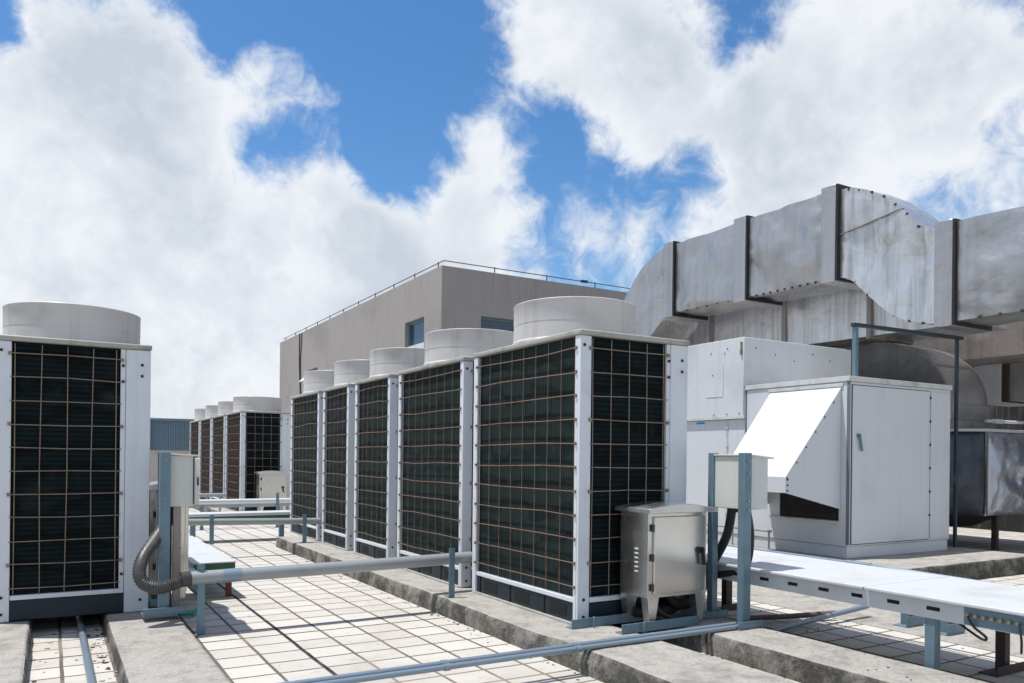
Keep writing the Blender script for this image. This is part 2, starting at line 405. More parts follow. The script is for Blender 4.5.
MB().tube([(6.985,25.6,5.07),(6.985,25.62,4.2),(6.985,25.45,3.0)], .02, 6).tube([(6.985,25.35,5.05),(6.985,25.48,4.2),(6.985,25.4,3.0)], .015, 6).build('downlead','steel_brown',bd)

# ------------------------------------------------------------------ condensers
W = .833
def condenser(x, y, L, label, group, side='coil_side', rust='rust_wire', zb=.12, H=1.722):
    root = thing('condenser_unit', label, 'condenser', (x, y, zb), group)
    X0, X1, Y0, Y1 = x, x+W, y, y+L; zt = zb+H
    b = MB()   # casing: dark core, bottom pan, rear panels
    b.box(X0+.05, X1-.03, Y0+.05, Y1-.02, zb+.16, zt-.04, 1)
    b.box(X0+.03, X1-.012, Y0+.03, Y1-.012, zb+.012, zb+.158, 1)
    b.box(X1-.028, X1-.006, Y0+.17, Y1-.01, zb+.16, zt-.035, 0)
    b.box(X0+.06, X1-.03, Y1-.018, Y1-.004, zb+.16, zt-.035, 0)
    MB_c = b
    MB().box(X0-.008, X1+.006, Y0-.012, Y1+.01, zt-.032, zt).build('roof_panel', 'lid', root, bevel=.008)
    for (a0,a1,c0,c1) in ((X0,X0+.082,Y0,Y0+.02),(X1-.142,X1,Y0+.001,Y0+.022)):
        MB().box(a0,a1,c0,c1,zb+.004,zt-.034).build('corner_post','white',root,bevel=.004)
    b = MB(); b.box(X0,X0+.018,Y0+.021,Y0+.05,zb+.004,zt-.034); b.build('corner_post','white',root,bevel=.003)
    b = MB(); b.box(X0-.002,X0+.03,Y1-.055,Y1,zb+.004,zt-.034); b.build('corner_post','white',root,bevel=.004)
    b = MB(); b.box(X1-.172,X1-.144,Y0+.004,Y0+.024,zb+.15,zt-.034); b.build('edge_strip','white',root,bevel=.003)
    # bolts
    b = MB_c
    for (px, pz) in ((X0+.03, zt-.09),(X1-.05,zt-.13),(X1-.05,zt-.20),(X1-.158,zt-.14),(X0+.04,zb+.05),(X0+.04,zb+.15),(X1-.05,zb+.08),(X1-.158,zb+.25),(X1-.158,zt-.24)):
        b.tube([(px,Y0-.006,pz),(px,Y0+.006,pz)], .009, 8, 2)
    b.build('casing', ['white', 'dark', 'black'], root)
    # base: navy front panel, pale sill, slotted recess along the side
    MB().box(X0+.084,X1-.144,Y0+.004,Y0+.028,zb+.008,zb+.128).build('base_panel','navy',root,bevel=.004)
    MB().box(X0+.084,X1-.144,Y0-.004,Y0+.028,zb+.131,zb+.158).build('sill','white',root,bevel=.003)
    MB().box(X0+.003,X0+.04,Y0+.052,Y1-.057,zb+.128,zb+.155).build('sill','white',root,bevel=.003)
    MB().box(X0-.014,X0+.03,Y0+.03,Y1-.03,zb+.001,zb+.011).build('base_rail','lid',root)
    b = MB()
    b.box(X0+.012,X0+.03,Y0+.052,Y1-.057,zb+.011,zb+.127,0)
    for k in range(int(L/.42)):
        yc = Y0+.22+k*.42
        b.box(X0+.010,X0+.0118,yc-.09,yc+.09,zb+.035,zb+.10,1)
        b.box(X0+.006,X0+.0115,yc+.15,yc+.156,zb+.012,zb+.126,0)
    b.build('base_panel',['navy','dark'],root)
    # coils
    MB().box(X0+.028,X0+.048,Y0+.052,Y1-.057,zb+.156,zt-.036).build('coil',side,root,smooth=False)
    MB().box(X0+.084,X1-.174,Y0+.026,Y0+.046,zb+.159,zt-.036).build('coil','coil_front',root,smooth=False)
    # wire guards
    rows = [zt-.105-.1395*i for i in range(11)]
    b = MB(); jx = lambda: random.gauss(0,.0035)
    n = 4; xs = [X0+.098+(W-.29)*i/n for i in range(n+1)]
    for xx in xs:
        b.tube([(xx+jx(),Y0+.010,zb+.165),(xx+jx(),Y0+.006+jx()*.5,zb+.9),(xx+jx(),Y0+.010,zt-.045)], .0029, 5)
    for i, zz in enumerate(rows):
        b.tube([(X0+.074,Y0-.002,zz+jx()),(X0+W*.45,Y0+.001,zz+jx()),(X1-.165,Y0-.002,zz+jx())], .0029, 5)
        if i % 3 == 0:
            for xx in (X0+.074, X1-.163): b.box(xx-.010,xx+.008,Y0-.010,Y0+.002,zz-.011,zz+.009)
    b.build('wire_guard','beige_wire',root)
    b = MB(); n = max(5, round((L-.13)/.145)); ys = [Y0+.062+(L-.135)*i/n for i in range(n+1)]
    for yy in ys:
        b.tube([(X0+.012,yy+jx(),zb+.16),(X0+.008+jx()*.5,yy+jx(),zb+.9),(X0+.012,yy+jx(),zt-.04)], .0029, 5)
    for i, zz in enumerate(rows):
        b.tube([(X0-.003,Y0+.03,zz+jx()),(X0-.001,Y0+L*.3,zz+jx()*1.5),(X0-.001,Y0+L*.7,zz+jx()*1.5),(X0-.003,Y1-.04,zz+jx())], .0031, 5)
        for yy in (Y0+.034, Y1-.05): b.box(X0-.010,X0+.004,yy-.007,yy+.007,zz-.009,zz+.007)
    b.build('wire_guard',rust,root)
    # fan shroud
    cx, cy = (X0+X1)/2, (Y0+Y1)/2; r = .412
    sh = MB().lathe((cx,cy,zt), [(r+.012,-.001),(r+.012,.008),(r+.002,.02),(r-.003,.122),(r-.001,.125),(r-.001,.250),(r+.001,.254),(r+.001,.260),(r-.003,.264),(r-.02,.262),(r-.024,.25),(r-.024,.002)], 64).build('fan_shroud','shroud',root,angle=30)
    b = MB(); b.lathe((cx,cy,zt+.04), [(.001,.05),(.07,.05),(.08,.02),(.08,0)], 20)
    for k in range(5):
        a = 2*math.pi*k/5
        def q(rr, da, dz): return (cx+rr*math.cos(a+da), cy+rr*math.sin(a+da), zt+.07+dz)
        b.add([q(.07,-.25,0),q(.36,-.3,-.02),q(.36,.3,.05),q(.07,.3,.04),q(.07,-.25,.008),q(.36,-.3,-.012),q(.36,.3,.058),q(.07,.3,.048)],
              [(0,1,2,3),(7,6,5,4),(0,4,5,1),(1,5,6,2),(2,6,7,3),(3,7,4,0)])
    b.build('fan','black',sh)
    b = MB()
    for rr in (.10,.18,.26,.34):
        b.tube([(cx+rr*math.cos(2*math.pi*k/32), cy+rr*math.sin(2*math.pi*k/32), zt+.245) for k in range(33)], .003, 5, cap=False)
    for k in range(8):
        a = math.pi*k/4; b.tube([(cx+.08*math.cos(a),cy+.08*math.sin(a),zt+.249),(cx+(r-.02)*math.cos(a),cy+(r-.02)*math.sin(a),zt+.249)], .003, 5)
    b.build('fan_guard','rust_wire',sh)
    return root
RG = 'condenser units in the near right row'
condenser(2.637, 3.715, 1.318, 'largest condenser in front, its near end behind the stainless cabinet', RG)
condenser(2.637, 5.205, 1.255, 'second condenser of the kerb row, directly behind the largest front one', RG)
condenser(2.637, 6.667, .93, 'narrow condenser in the middle of the row of five on the kerb', RG)
condenser(2.637, 7.805, .862, 'fourth condenser along the kerb, between the middle one and the row\'s far end', RG)
condenser(2.637, 8.837, 1.196, 'farthest condenser of the kerb row, beside the far rail post', RG)
condenser(-.282, 5.5, 1.318, 'single condenser at far left standing apart over a gutter, cut by picture edge', 'left condenser', zb=.085, H=1.70)
FG = 'condenser units in the distant row'
c0 = condenser(2.75, 13.647, 1.28, 'front condenser of the distant row, a small steel cabinet before its end', FG, 'coil_brown', 'rust_wire')
dup(c0, (0,1.45,0), 'second condenser of the distant row, directly behind its front one')
dup(c0, (0,2.86,0), 'third condenser of the distant row, between its second one and its last')
dup(c0, (0,4.27,0), 'last and smallest looking condenser of the distant row, by the blue cabin')

# ------------------------------------------------------------------ stainless cabinets
def cabinet(x, y, label, w=.45, d=.25, zb=.145, zbox=.30, ztop=.785):
    root = thing('steel_cabinet', label, 'electrical cabinet', (x, y, zb), 'stainless electrical cabinets')
    b = MB(); b.box(x, x+w, y, y+d, zbox, ztop)
    for k in range(6): b.box(x-.003,x-.0002,y+.085,y+.115,.44+k*.026,.449+k*.026,1)
    b.build('body', ['stainless','white'], root, bevel=.004)
    b = MB()   # overhanging sloped lid
    b.prism_y([(x-.03,ztop+.0),(x+w+.045,ztop+.0),(x+w+.045,ztop+.022),(x+w*.62,ztop+.05),(x+w*.35,ztop+.05),(x-.03,ztop+.026)], y-.05, y+d+.02)
    b.build('lid','stain_lid',root,bevel=.003)
    door = MB().box(x+.035,x+w-.022,y-.016,y-.001,zbox+.022,ztop-.022).build('door','stainless',root,bevel=.004)
    b = MB(); b.tube([(x+w-.07,y-.04,.56),(x+w-.07,y-.016,.56)], .02, 12); b.bar((x+w-.072,y-.04,.57),(x+w-.058,y-.04,.475),.014,.022,(0,1,0))
    b.build('handle','black',door)
    b = MB()
    for zz in (.36,.53,.70): b.tube([(x+.027,y-.012,zz-.02),(x+.027,y-.012,zz+.02)], .008, 8)
    b.build('hinges','steel_brown',door)
    for (lx, ly, sx) in ((x,y,1),(x+w,y,-1),(x,y+d,1),(x+w,y+d,-1)):
        s2 = 1 if ly == y else -1; e = .002*sx
        b = MB(); b.hexa([(lx+sx*.02,ly+s2*.004,zb),(lx+sx*.06,ly+s2*.004,zb),(lx+sx*.06,ly+s2*.05,zb),(lx+sx*.02,ly+s2*.05,zb),
                  (lx+e,ly+s2*.001,zbox),(lx+sx*.085,ly+s2*.001,zbox),(lx+sx*.085,ly+s2*.06,zbox),(lx+e,ly+s2*.06,zbox)])
        b.build('leg','stainless',root)
    return root
ca = cabinet(2.925, 3.44, 'stainless steel cabinet with black handle before the largest condenser')
dup(ca, (.06, 9.85, 0), 'distant pale cabinet in front of the far condenser row')
cabinet(.56, 5.56, 'stainless cabinet mostly hidden behind the left control box post', w=.235, d=.3, zbox=.22, ztop=.86)
# cables curling under the near cabinet
cg = 'black cables around the steel cabinet'
def cable(name, label, pts, r, mat='black', cat='cable', group=None, ribs=0):
    P = [Vector(p) for p in pts]; out = []
    for i in range(len(P)-1):
        p0, p1, p2, p3 = P[max(i-1,0)], P[i], P[i+1], P[min(i+2,len(P)-1)]
        for k in range(10):
            t = k/10; out.append(.5*((2*p1)+(-p0+p2)*t+(2*p0-5*p1+4*p2-p3)*t*t+(-p0+3*p1-3*p2+p3)*t**3))
    out.append(P[-1])
    rr = r
    if ribs:
        fine = []
        for i in range(len(out)-1):
            for k in range(ribs): fine.append(out[i].lerp(out[i+1], k/ribs))
        fine.append(out[-1]); out = fine
        rr = [r*(1.09 if i % 2 else .92) for i in range(len(out))]
    o = MB().tube(out, rr, 12).build(name, mat, angle=70); return tag(o, label, cat, group)
cable('cable','thin black cable looping under the steel cabinet',[(3.02,3.52,.33),(3.06,3.5,.21),(3.2,3.47,.15),(3.36,3.5,.17),(3.45,3.6,.28),(3.46,3.7,.45)],.016,group=cg)
cable('cable','thick black cable running from cabinet back to white control box',[(3.2,3.64,.33),(3.3,3.60,.21),(3.46,3.60,.24),(3.6,3.64,.40),(3.6,3.5,.62),(3.585,3.44,.80)],.028,group=cg)
cable('cable','black cable looping down behind the right blue post into tray',[(3.60,3.33,.79),(3.63,3.33,.62),(3.66,3.4,.44),(3.62,3.55,.38),(3.58,3.75,.36)],.02,group=cg)
cable('cable','fat black cable lying along the floor behind the cabinet feet',[(2.98,3.66,.19),(3.15,3.64,.175),(3.36,3.66,.2),(3.55,3.72,.36),(3.68,3.85,.40)],.035,group=cg)
# steel angle bearers under cabinet
bg = 'steel bearers laid across the plinths'
for (x0,x1,y0,lab) in ((2.56,3.55,3.66,'rear blue-grey steel bearer at the foot of the largest condenser'),(2.73,3.30,3.42,'front blue-grey steel bearer under the stainless cabinet feet')):
    o = MB().box(x0,x1,y0,y0+.006,.121,.175).box(x0,x1,y0+.0065,y0+.06,.121,.127).tube([(x0+.14,y0-.02,.121),(x0+.14,y0-.02,.185)],.006,8).build('steel_bearer','steel_blue',bevel=.002)
    tag(o, lab, 'bearer', bg)

# ------------------------------------------------------------------ control boxes on posts
def post_part(root, x, y, z0, z1, w=.045, d=.045, foot=(.09,.05), fm='steel_blue'):
    b = MB(); t_ = .007
    b.box(x-w/2,x+w/2,y-d/2,y-d/2+t_,z0+.008,z1); b.box(x-w/2,x-w/2+t_,y-d/2+t_,y+d/2,z0+.008,z1); b.box(x+w/2-t_,x+w/2,y-d/2+t_,y+d/2,z0+.008,z1)
    p = b.build('post','steel_blue',root,bevel=.002)
    MB().box(x-foot[0],x+foot[0],y-foot[1],y+foot[1],z0,z0+.0075).box(x-foot[0],x+foot[0],y-foot[1],y-foot[1]+.006,z0+.0077,z0+.045).build('foot_plate',fm,p,bevel=.002)
    b = MB()
    for zz in (z1-.05,z1-.12,z1-.28,z1-.33): b.tube([(x,y-d/2-.008,zz),(x,y-d/2-.0005,zz)],.007,8)
    b.build('bolts','pipe',p)
rb = thing('control_box', 'white control box held between two blue posts above the cable tray', 'control box', (3.5,3.4,.12), 'control boxes on posts')
post_part(rb, 3.545, 3.56, .12, 1.134)
post_part(rb, 3.488, 3.25, .12, 1.134, .058, .05, (.10,.06))
MB().box(3.535,3.685,3.255,3.555,.80,1.115).build('box','box',rb,bevel=.004)
MB().hexa([(3.525,3.235,1.117),(3.715,3.235,1.10),(3.715,3.575,1.10),(3.525,3.575,1.117),(3.525,3.235,1.127),(3.715,3.235,1.110),(3.715,3.575,1.110),(3.525,3.575,1.127)]).build('rain_lip','box',rb,bevel=.002)
MB().box(3.687,3.703,3.27,3.54,.82,1.095).build('door','box',rb,bevel=.004)
MB().tube([(3.61,3.43,.775),(3.61,3.43,.7995)],.034,14).build('cable_gland','black',rb)
lb = thing('control_box', 'grey control box with door ajar on a blue post by the left condenser', 'control box', (.62,5.2,.12), 'control boxes on posts')
post_part(lb, .605, 5.2, .12, 1.104, .06, .05, (.12,.06))
post_part(lb, .625, 5.52, .12, 1.104, .045, .045, (.06,.04))
MB().box(.625,.77,5.215,5.53,.768,1.085).build('box','box',lb,bevel=.004)
MB().hexa([(.61,5.195,1.088),(.805,5.195,1.078),(.805,5.55,1.078),(.61,5.55,1.088),(.61,5.195,1.098),(.805,5.195,1.088),(.805,5.55,1.088),(.61,5.55,1.098)]).build('rain_lip','box',lb,bevel=.002)
d_ = MB().hexa([(.776,5.19,.778),(.800,5.17,.778),(.820,5.50,.778),(.776,5.52,.778),(.776,5.19,1.07),(.800,5.17,1.07),(.820,5.50,1.07),(.776,5.52,1.07)]).build('door','box',lb,bevel=.004)
MB().box(.786,.794,5.168,5.176,.90,.95).build('latch','black',d_)
MB().box(.66,.705,5.24,5.27,.13,.766).build('cable_channel','galv_dk',lb,bevel=.002)
MB().box(.625,.655,5.26,5.29,.13,.766).build('cable_channel','black',lb,bevel=.002)
cable('flexible_conduit','ribbed grey conduit bending from left control box down into the rail pipe',
      [(.68,5.32,.76),(.64,5.30,.68),(.56,5.20,.58),(.48,5.09,.48),(.455,5.04,.40),(.48,5.02,.335),(.55,5.02,.305),(.63,5.035,.318),(.70,5.047,.34)],.036,'hose','conduit',ribs=1)

# ------------------------------------------------------------------ rail pipes
def rail(label, pts, r, posts, mats='pipe', sleeve=None):
    root = thing('rail_pipe', label, 'pipe', (*posts[0][:2], 0), 'low rail pipes across the walkway')
    MB().tube(pts, r, 20).build('pipe', mats, root)
    for (x,y,z0,z1) in posts:
        b = MB().box(x-.022,x+.022,y-r-.012,y-r-.004,z0,z1).box(x-.022,x+.022,y-r-.003,y+.03,z0,z0+.006)
        b.tube([(x,y-r-.02,z1-.03),(x,y-r-.012,z1-.03)],.009,8); b.tube([(x+.03,y+.0,z0+.002),(x+.03,y+.0,z0+.035)],.006,8)
        b.build('support','steel_blue',root,bevel=.002)
    if sleeve: MB().tube(sleeve, r*1.03, 20).build('sleeve','pipe_blue',root)
    return root
rail('nearest grey rail pipe crossing the walkway from the conduit to the condensers', [(.70,5.05,.345),(1.7,5.06,.352),(2.66,5.10,.362)], .041,
     [(.795,5.09,0,.43),(2.40,4.93,.12,.462)], sleeve=[(.92,5.052,.347),(1.03,5.053,.348)])
MB_ = MB().tube([(.68,5.045,.342),(.735,5.05,.345)],.046,16).build('pipe_coupling','hose'); tag(MB_,'dark clamp joining conduit and nearest rail pipe','clamp')
rail('second grey rail pipe across the walkway, before the green-sided tray', [(1.05,8.72,.392),(2.64,8.76,.355)], .036, [(1.47,8.74,.15,.46),(2.45,8.74,.12,.44)])
rail('thin bluish pipe pair end post at the distant condenser row', [(1.5,12.1,.352),(3.6,12.1,.352)], .035, [(2.98,12.1,0,.53),(1.9,12.1,0,.36)])
o = MB().tube([(1.5,12.3,.40),(3.6,12.3,.40)],.03,12).build('far_pipe','pipe_white'); tag(o,'thin white pipe behind the distant bluish one','pipe')
o = MB().tube([(2.0,13.0,.46),(2.4,13.0,.46)],.03,12).box(2.1,2.13,12.98,13.02,0,.45).box(2.3,2.33,12.98,13.02,0,.45).build('pipe_stub','pipe'); tag(o,'short grey pipe stub on two legs before the distant row','pipe')
# blue thin pipe pair in front
cp = 'thin pipes across the foreground'
for dy, dz, lab in ((0,0,'front thin bluish pipe over the kerb, nearer of the foreground pair'),(.036,.008,'rear thin bluish pipe over the kerb, farther of the foreground pair')):
    b = MB().tube([(-.9,3.215+dy,.136+dz),(2.3,3.225+dy,.136+dz),(3.42,3.215+dy,.136+dz)],.0135,12)
    for xx in (1.55,2.28): b.tube([(xx,3.221+dy,.136+dz),(xx+.03,3.221+dy,.136+dz)],.017,12)
    tag(b.build('thin_pipe','pipe_blue'), lab, 'pipe', cp)
o = MB().tube([(.17,6.9,.022),(.185,1.5,.022)],.019,12).build('gutter_pipe','pipe_blue'); tag(o,'pale pipe lying in the gutter under the left condenser','pipe')
gp = 'pipes lying on tiles behind the kerb'
o = MB().tube([(4.02,3.745,.03),(4.33,3.63,.036),(4.65,3.51,.05)],.018,12).build('floor_pipe','pipe_rust'); tag(o,'straight rusty pipe on the tiles under the cable tray','pipe',gp)
o = MB().tube([(3.92,3.42,.02),(4.4,3.445,.05),(4.95,3.47,.08)],.018,12).build('floor_pipe','pipe_blue'); tag(o,'slanting bluish pipe on the tiles under the cable tray','pipe',gp)

# ------------------------------------------------------------------ white cable tray at right
tx0, tx1, ty0, ty1, tz = 3.63, 4.33, .9, 6.6, .45
tr = thing('cable_tray', 'long white slotted cable tray on legs in the right foreground', 'cable tray', (3.98, 2.5, 0))
b = MB(); b.box(tx0,tx0+.012,ty0,ty1,tz-.105,tz-.018); b.box(tx1-.012,tx1,ty0,ty1,tz-.105,tz-.018); b.box(tx0+.0125,tx1-.0125,ty0,ty1,tz-.104,tz-.094)
for k in range(22):
    yc = 2.20+k*.205
    b.box(tx0-.0012,tx0-.0002,yc-.033,yc+.033,tz-.066,tz-.047,1)
b.build('channel',['tray','dark'],tr,bevel=.002)
b = MB()
for y0,y1 in ((ty0,2.55),(2.556,4.6),(4.606,ty1)): b.box(tx0-.03,tx1+.03,y0,y1,tz-.0165,tz)
b.build('lid','tray_top',tr,bevel=.004)
b = MB().box(tx0-.006,tx0-.0015,1.79,2.05,tz-.10,tz-.024)
for k in range(7): b.tube([(tx0-.0065,1.81+k*.036,tz-.055),(tx0-.028,1.81+k*.036,tz-.055)],.008,8,1)
gl = b.build('gland_plate',['steel_blue','brass'],tr)
def leg(x,y,mat,w,d,base):
    o = MB().box(x-w/2,x+w/2,y-d/2,y+d/2,.008,tz-.106).build('leg',mat,tr,bevel=.002)
    MB().box(x-base[0],x+base[0],y-base[1],y+base[1],0,.0075).box(x-base[0],x+base[0],y-base[1],y-base[1]+.006,.0078,.05).build('base_plate',mat,o,bevel=.002)
leg(3.66,2.22,'steel_blue',.05,.05,(.05,.04))
leg(4.30,2.23,'steel_brown',.05,.05,(.14,.05))
leg(3.70,4.15,'steel_brown',.05,.05,(.08,.05)); leg(4.28,4.15,'steel_brown',.06,.05,(.10,.06))
for y_, lab in ((3.15,'small blue steel foot bracket on bare concrete behind tray, farther one'),(2.88,'small blue steel foot bracket on bare concrete behind tray, nearer one')):
    o = MB().box(4.91,4.99,y_-.01,y_+.05,.012,.17).box(4.84,5.04,y_-.04,y_-.034,.012,.075).box(4.84,5.04,y_-.0335,y_+.06,.005,.0115).build('foot_bracket','steel_blue',bevel=.002); tag(o,lab,'bracket','steel foot brackets behind the tray')
cable('tray_wire','thin black wire dangling from the gland plate of the cable tray',[(3.60,2.02,.395),(3.61,2.0,.35),(3.66,1.97,.30),(3.85,2.1,.25),(4.05,2.35,.28)],.006)
cable('tray_wire','short black wire end hanging at the right tip of cable tray',[(3.60,1.80,.40),(3.59,1.785,.33),(3.62,1.80,.27)],.005)
o = MB().tube([(4.42,6.4,.44),(4.42,3.25,.44)],.014,10).tube([(4.42,3.25,.44),(4.42,3.08,.44)],.019,10).tube([(4.42,3.08,.44),(4.46,2.2,.42)],.014,10).build('side_pipe','pipe_blue'); tag(o,'thin blue pipe with coupling along the far edge of the cable tray','pipe')
# green trays
ga = thing('green_tray','short green-sided cable tray with pale lid and red leg in the walkway','cable tray',(1.1,6.3,0),'green-sided cable trays')
MB().box(.93,1.225,6.22,8.35,.188,.272).build('side_panel','green',ga,bevel=.003)
MB().box(.925,1.23,6.215,8.355,.2725,.283).build('lid','tray_top',ga,bevel=.003)
for x,y in ((1.20,6.34),(1.20,8.1),(.96,8.1)): MB().box(x-.02,x+.02,y-.02,y+.02,0,.187).build('leg','red',ga,bevel=.002)
MB().box(.70,.925,6.05,6.25,.17,.235).build('outlet_panel','green',ga,bevel=.003)
MB().box(.69,.93,6.03,6.27,.2355,.247).build('outlet_lid','tray_top',ga,bevel=.003)
gb = thing('green_tray','green-sided cable tray lying crosswise behind the second rail pipe','cable tray',(1.7,10.4,0),'green-sided cable trays')
MB().box(.8,3.2,10.25,10.55,.275,.325).build('side_panel','green',gb,bevel=.003)
MB().box(.79,3.21,10.23,10.57,.3255,.362).build('lid','tray_top',gb,bevel=.003)
for x in (1.52,2.6): MB().box(x-.03,x+.03,10.28,10.33,0,.274).build('leg','steel_blue',gb)

# ------------------------------------------------------------------ air handler
ax, ay, az0 = 6.50, 4.78, .17
ah = thing('air_handler','big white air handling unit with sloping intake hood on a slab','air handler',(ax,ay,az0))
Aw, At, Ay1 = 1.66, 1.90, 6.04
MB().box(ax+.012,ax+Aw-.012,ay+.012,8.6,az0,az0+.11).build('base','ahu',ah,bevel=.004)
MB().box(ax,ax+Aw,ay,Ay1,az0+.112,At-.05).build('front_casing','ahu',ah,bevel=.006)
b = MB().box(ax-.012,ax+Aw+.012,ay-.012,Ay1+.02,At-.049,At)
for k in range(9): b.tube([(ax+.15+k*.18,ay-.016,At-.03),(ax+.15+k*.18,ay-.011,At-.03)],.007,6)
b.build('roof_trim','ahu_trim',ah,bevel=.006)
# side seams and door on the camera-side end
b = MB().box(ax+.045,ax+1.27,ay-.014,ay-.001,az0+.135,At-.085)
MB().box(ax+.038,ax+1.277,ay-.003,ay-.0004,az0+.128,At-.078).build('door_gap','dark',ah,smooth=False)
dr = b.build('access_door','ahu',ah,bevel=.004)
b = MB().tube([(ax+.12,ay-.04,1.335),(ax+.12,ay-.0145,1.335)],.022,12).bar((ax+.118,ay-.035,1.345),(ax+.155,ay-.035,1.19),.022,.016,(0,1,0))
b.build('handle','steel_blue',dr,bevel=.003)
b = MB()
for k in range(6): b.tube([(ax+1.285,ay-.018,.55+k*.24),(ax+1.285,ay-.004,.55+k*.24)],.012,8)
b.build('hinges','black',dr)
MB().box(ax+1.30,ax+Aw-.02,ay-.010,ay-.001,az0+.135,At-.085).build('side_panel','ahu',ah,bevel=.004)
MB().box(ax-.003,ax+.004,ay-.016,ay+.02,az0+.13,At-.051).build('corner_strip','seam_grey',ah,bevel=.003)
# rear casing, raised
Bt = 2.43
MB().box(ax-.03,8.28,Ay1+.022,8.6,1.545,Bt).build('rear_casing','ahu',ah,bevel=.006)
MB().box(ax,8.27,Ay1+.03,8.6,az0+.112,1.543).build('lower_casing','ahu',ah,bevel=.006)
b = MB()
b.box(ax-.034,ax-.0305,6.05,8.5,1.547,1.575)
b.box(ax-.034,ax-.0305,6.36,6.62,1.80,1.806).box(ax-.034,ax-.0305,6.36,6.366,1.806,2.16)
b.build('panel_trim','ahu_trim',ah)
MB().box(ax-.003,ax-.0006,6.66,6.85,1.44,1.53).box(ax-.005,ax-.0035,6.67,6.80,1.505,1.525,1).build('sticker',['pipe_white','sticker_blue'],ah,smooth=False)
for (yy,zz) in ((6.1,2.36),(6.1,2.30),(6.3,2.33),(6.34,2.28),(6.55,2.30),(6.52,2.05),(6.12,1.60),(6.3,1.60),(6.5,1.60)):
    MB().tube([(ax-.036,yy,zz),(ax-.0305,yy,zz)],.007,6).build('screw','steel_brown',ah)
for k in range(5): MB().tube([(6.65+k*.31,Ay1+.016,2.32-(k%3)*.05),(6.65+k*.31,Ay1+.0215,2.32-(k%3)*.05)],.008,6).build('screw','steel_brown',ah)

MB().box(ax-.036,ax-.0305,6.08,6.11,2.24,2.38).box(ax-.05,ax-.0365,6.082,6.105,2.25,2.29).build('latch','brass',ah)
b = MB()
b.box(ax-.005,ax-.0005,6.31,6.335,az0+.13,1.54)
for zz in (.5,.75,1.0,1.25,1.45): b.box(ax-.010,ax-.0055,6.305,6.34,zz-.012,zz+.012)
b.build('seam','ahu_trim',ah)
# hood
hy0, hy1 = 4.84, 5.70; hu = 5.71
b = MB()
top = [(ax-.003,hy0+.02,1.80),(ax-.003,hy1+.02,1.80)]; mid = [(hu,hy0,.945),(hu,hy1-.06,.945)]; low = [(hu+.002,hy0,.80),(hu+.002,hy1-.06,.80)]
def plate(pts, n_, m=0, t_=.006):
    n_ = Vector(n_)*t_; k = len(pts)
    vs = [Vector(p) for p in pts] + [Vector(p)-n_ for p in pts]
    b.add(vs, [tuple(range(k)), tuple(range(k,2*k))[::-1]] + [(i,k+i,k+(i+1)%k,(i+1)%k) for i in range(k)], m)
plate([top[0],mid[0],mid[1],top[1]], (-.735,0,.678))
plate([mid[0],low[0],low[1],mid[1]], (-1,0,0))
hood = b.build('intake_hood','ahu',ah,bevel=.002)
b = MB()
plate([top[0],mid[0],low[0],(ax-.003,hy0+.02,.635)], (0,-1,0))
b.build('side_cheek','ahu',hood,bevel=.002); b = MB()
plate([top[1],mid[1],low[1],(ax-.003,hy1+.02,.635)], (0,1,0))
b.build('side_cheek','ahu',hood,bevel=.002)
b = MB()
b.box(ax-.012,ax-.0005,hy0,hy1+.04,1.803,1.835); b.build('flashing','ahu_trim',hood,bevel=.003); b = MB()
b.box(ax-.03,ax-.0015,hy0+.03,hy1,.50,.52)
b.build('flashing','ahu_trim',hood,bevel=.003)
b = MB()
b.box(ax-.012,ax-.0008,hy0+.04,hy1-.13,.525,.80,0)
for k in range(25): b.box(ax-.022,ax-.0125,hy0+.06+k*.026,hy0+.066+k*.026,.53,.61,1)
b.box(ax-.024,ax-.0225,hy0+.05,hy1-.14,.56,.565,1)
b.build('grille',['dark','steel_brown'],hood)
b = MB()
for k in range(7):
    t_ = k/6; p = Vector(top[0]).lerp(Vector(mid[0]), t_)
    b.tube([(p.x+.012,p.y-.010,p.z-.012),(p.x+.012,p.y-.004,p.z-.012)],.0075,8)
for k in range(3): b.tube([(hu+.02,hy0-.010,.82+k*.05),(hu+.02,hy0-.003,.82+k*.05)],.008,8)
b.build('rivets','black',hood)
# small pipe guard along the base
b = MB().tube([(6.42,8.4,.36),(6.42,5.62,.36)],.012,8)
for k in range(12): b.tube([(6.42,5.65+k*.25,.172),(6.42,5.65+k*.25,.37)],.010,8)
tag(b.build('guard_rail','pipe'),'thin low pipe guard along the foot of the air handler','guard rail')

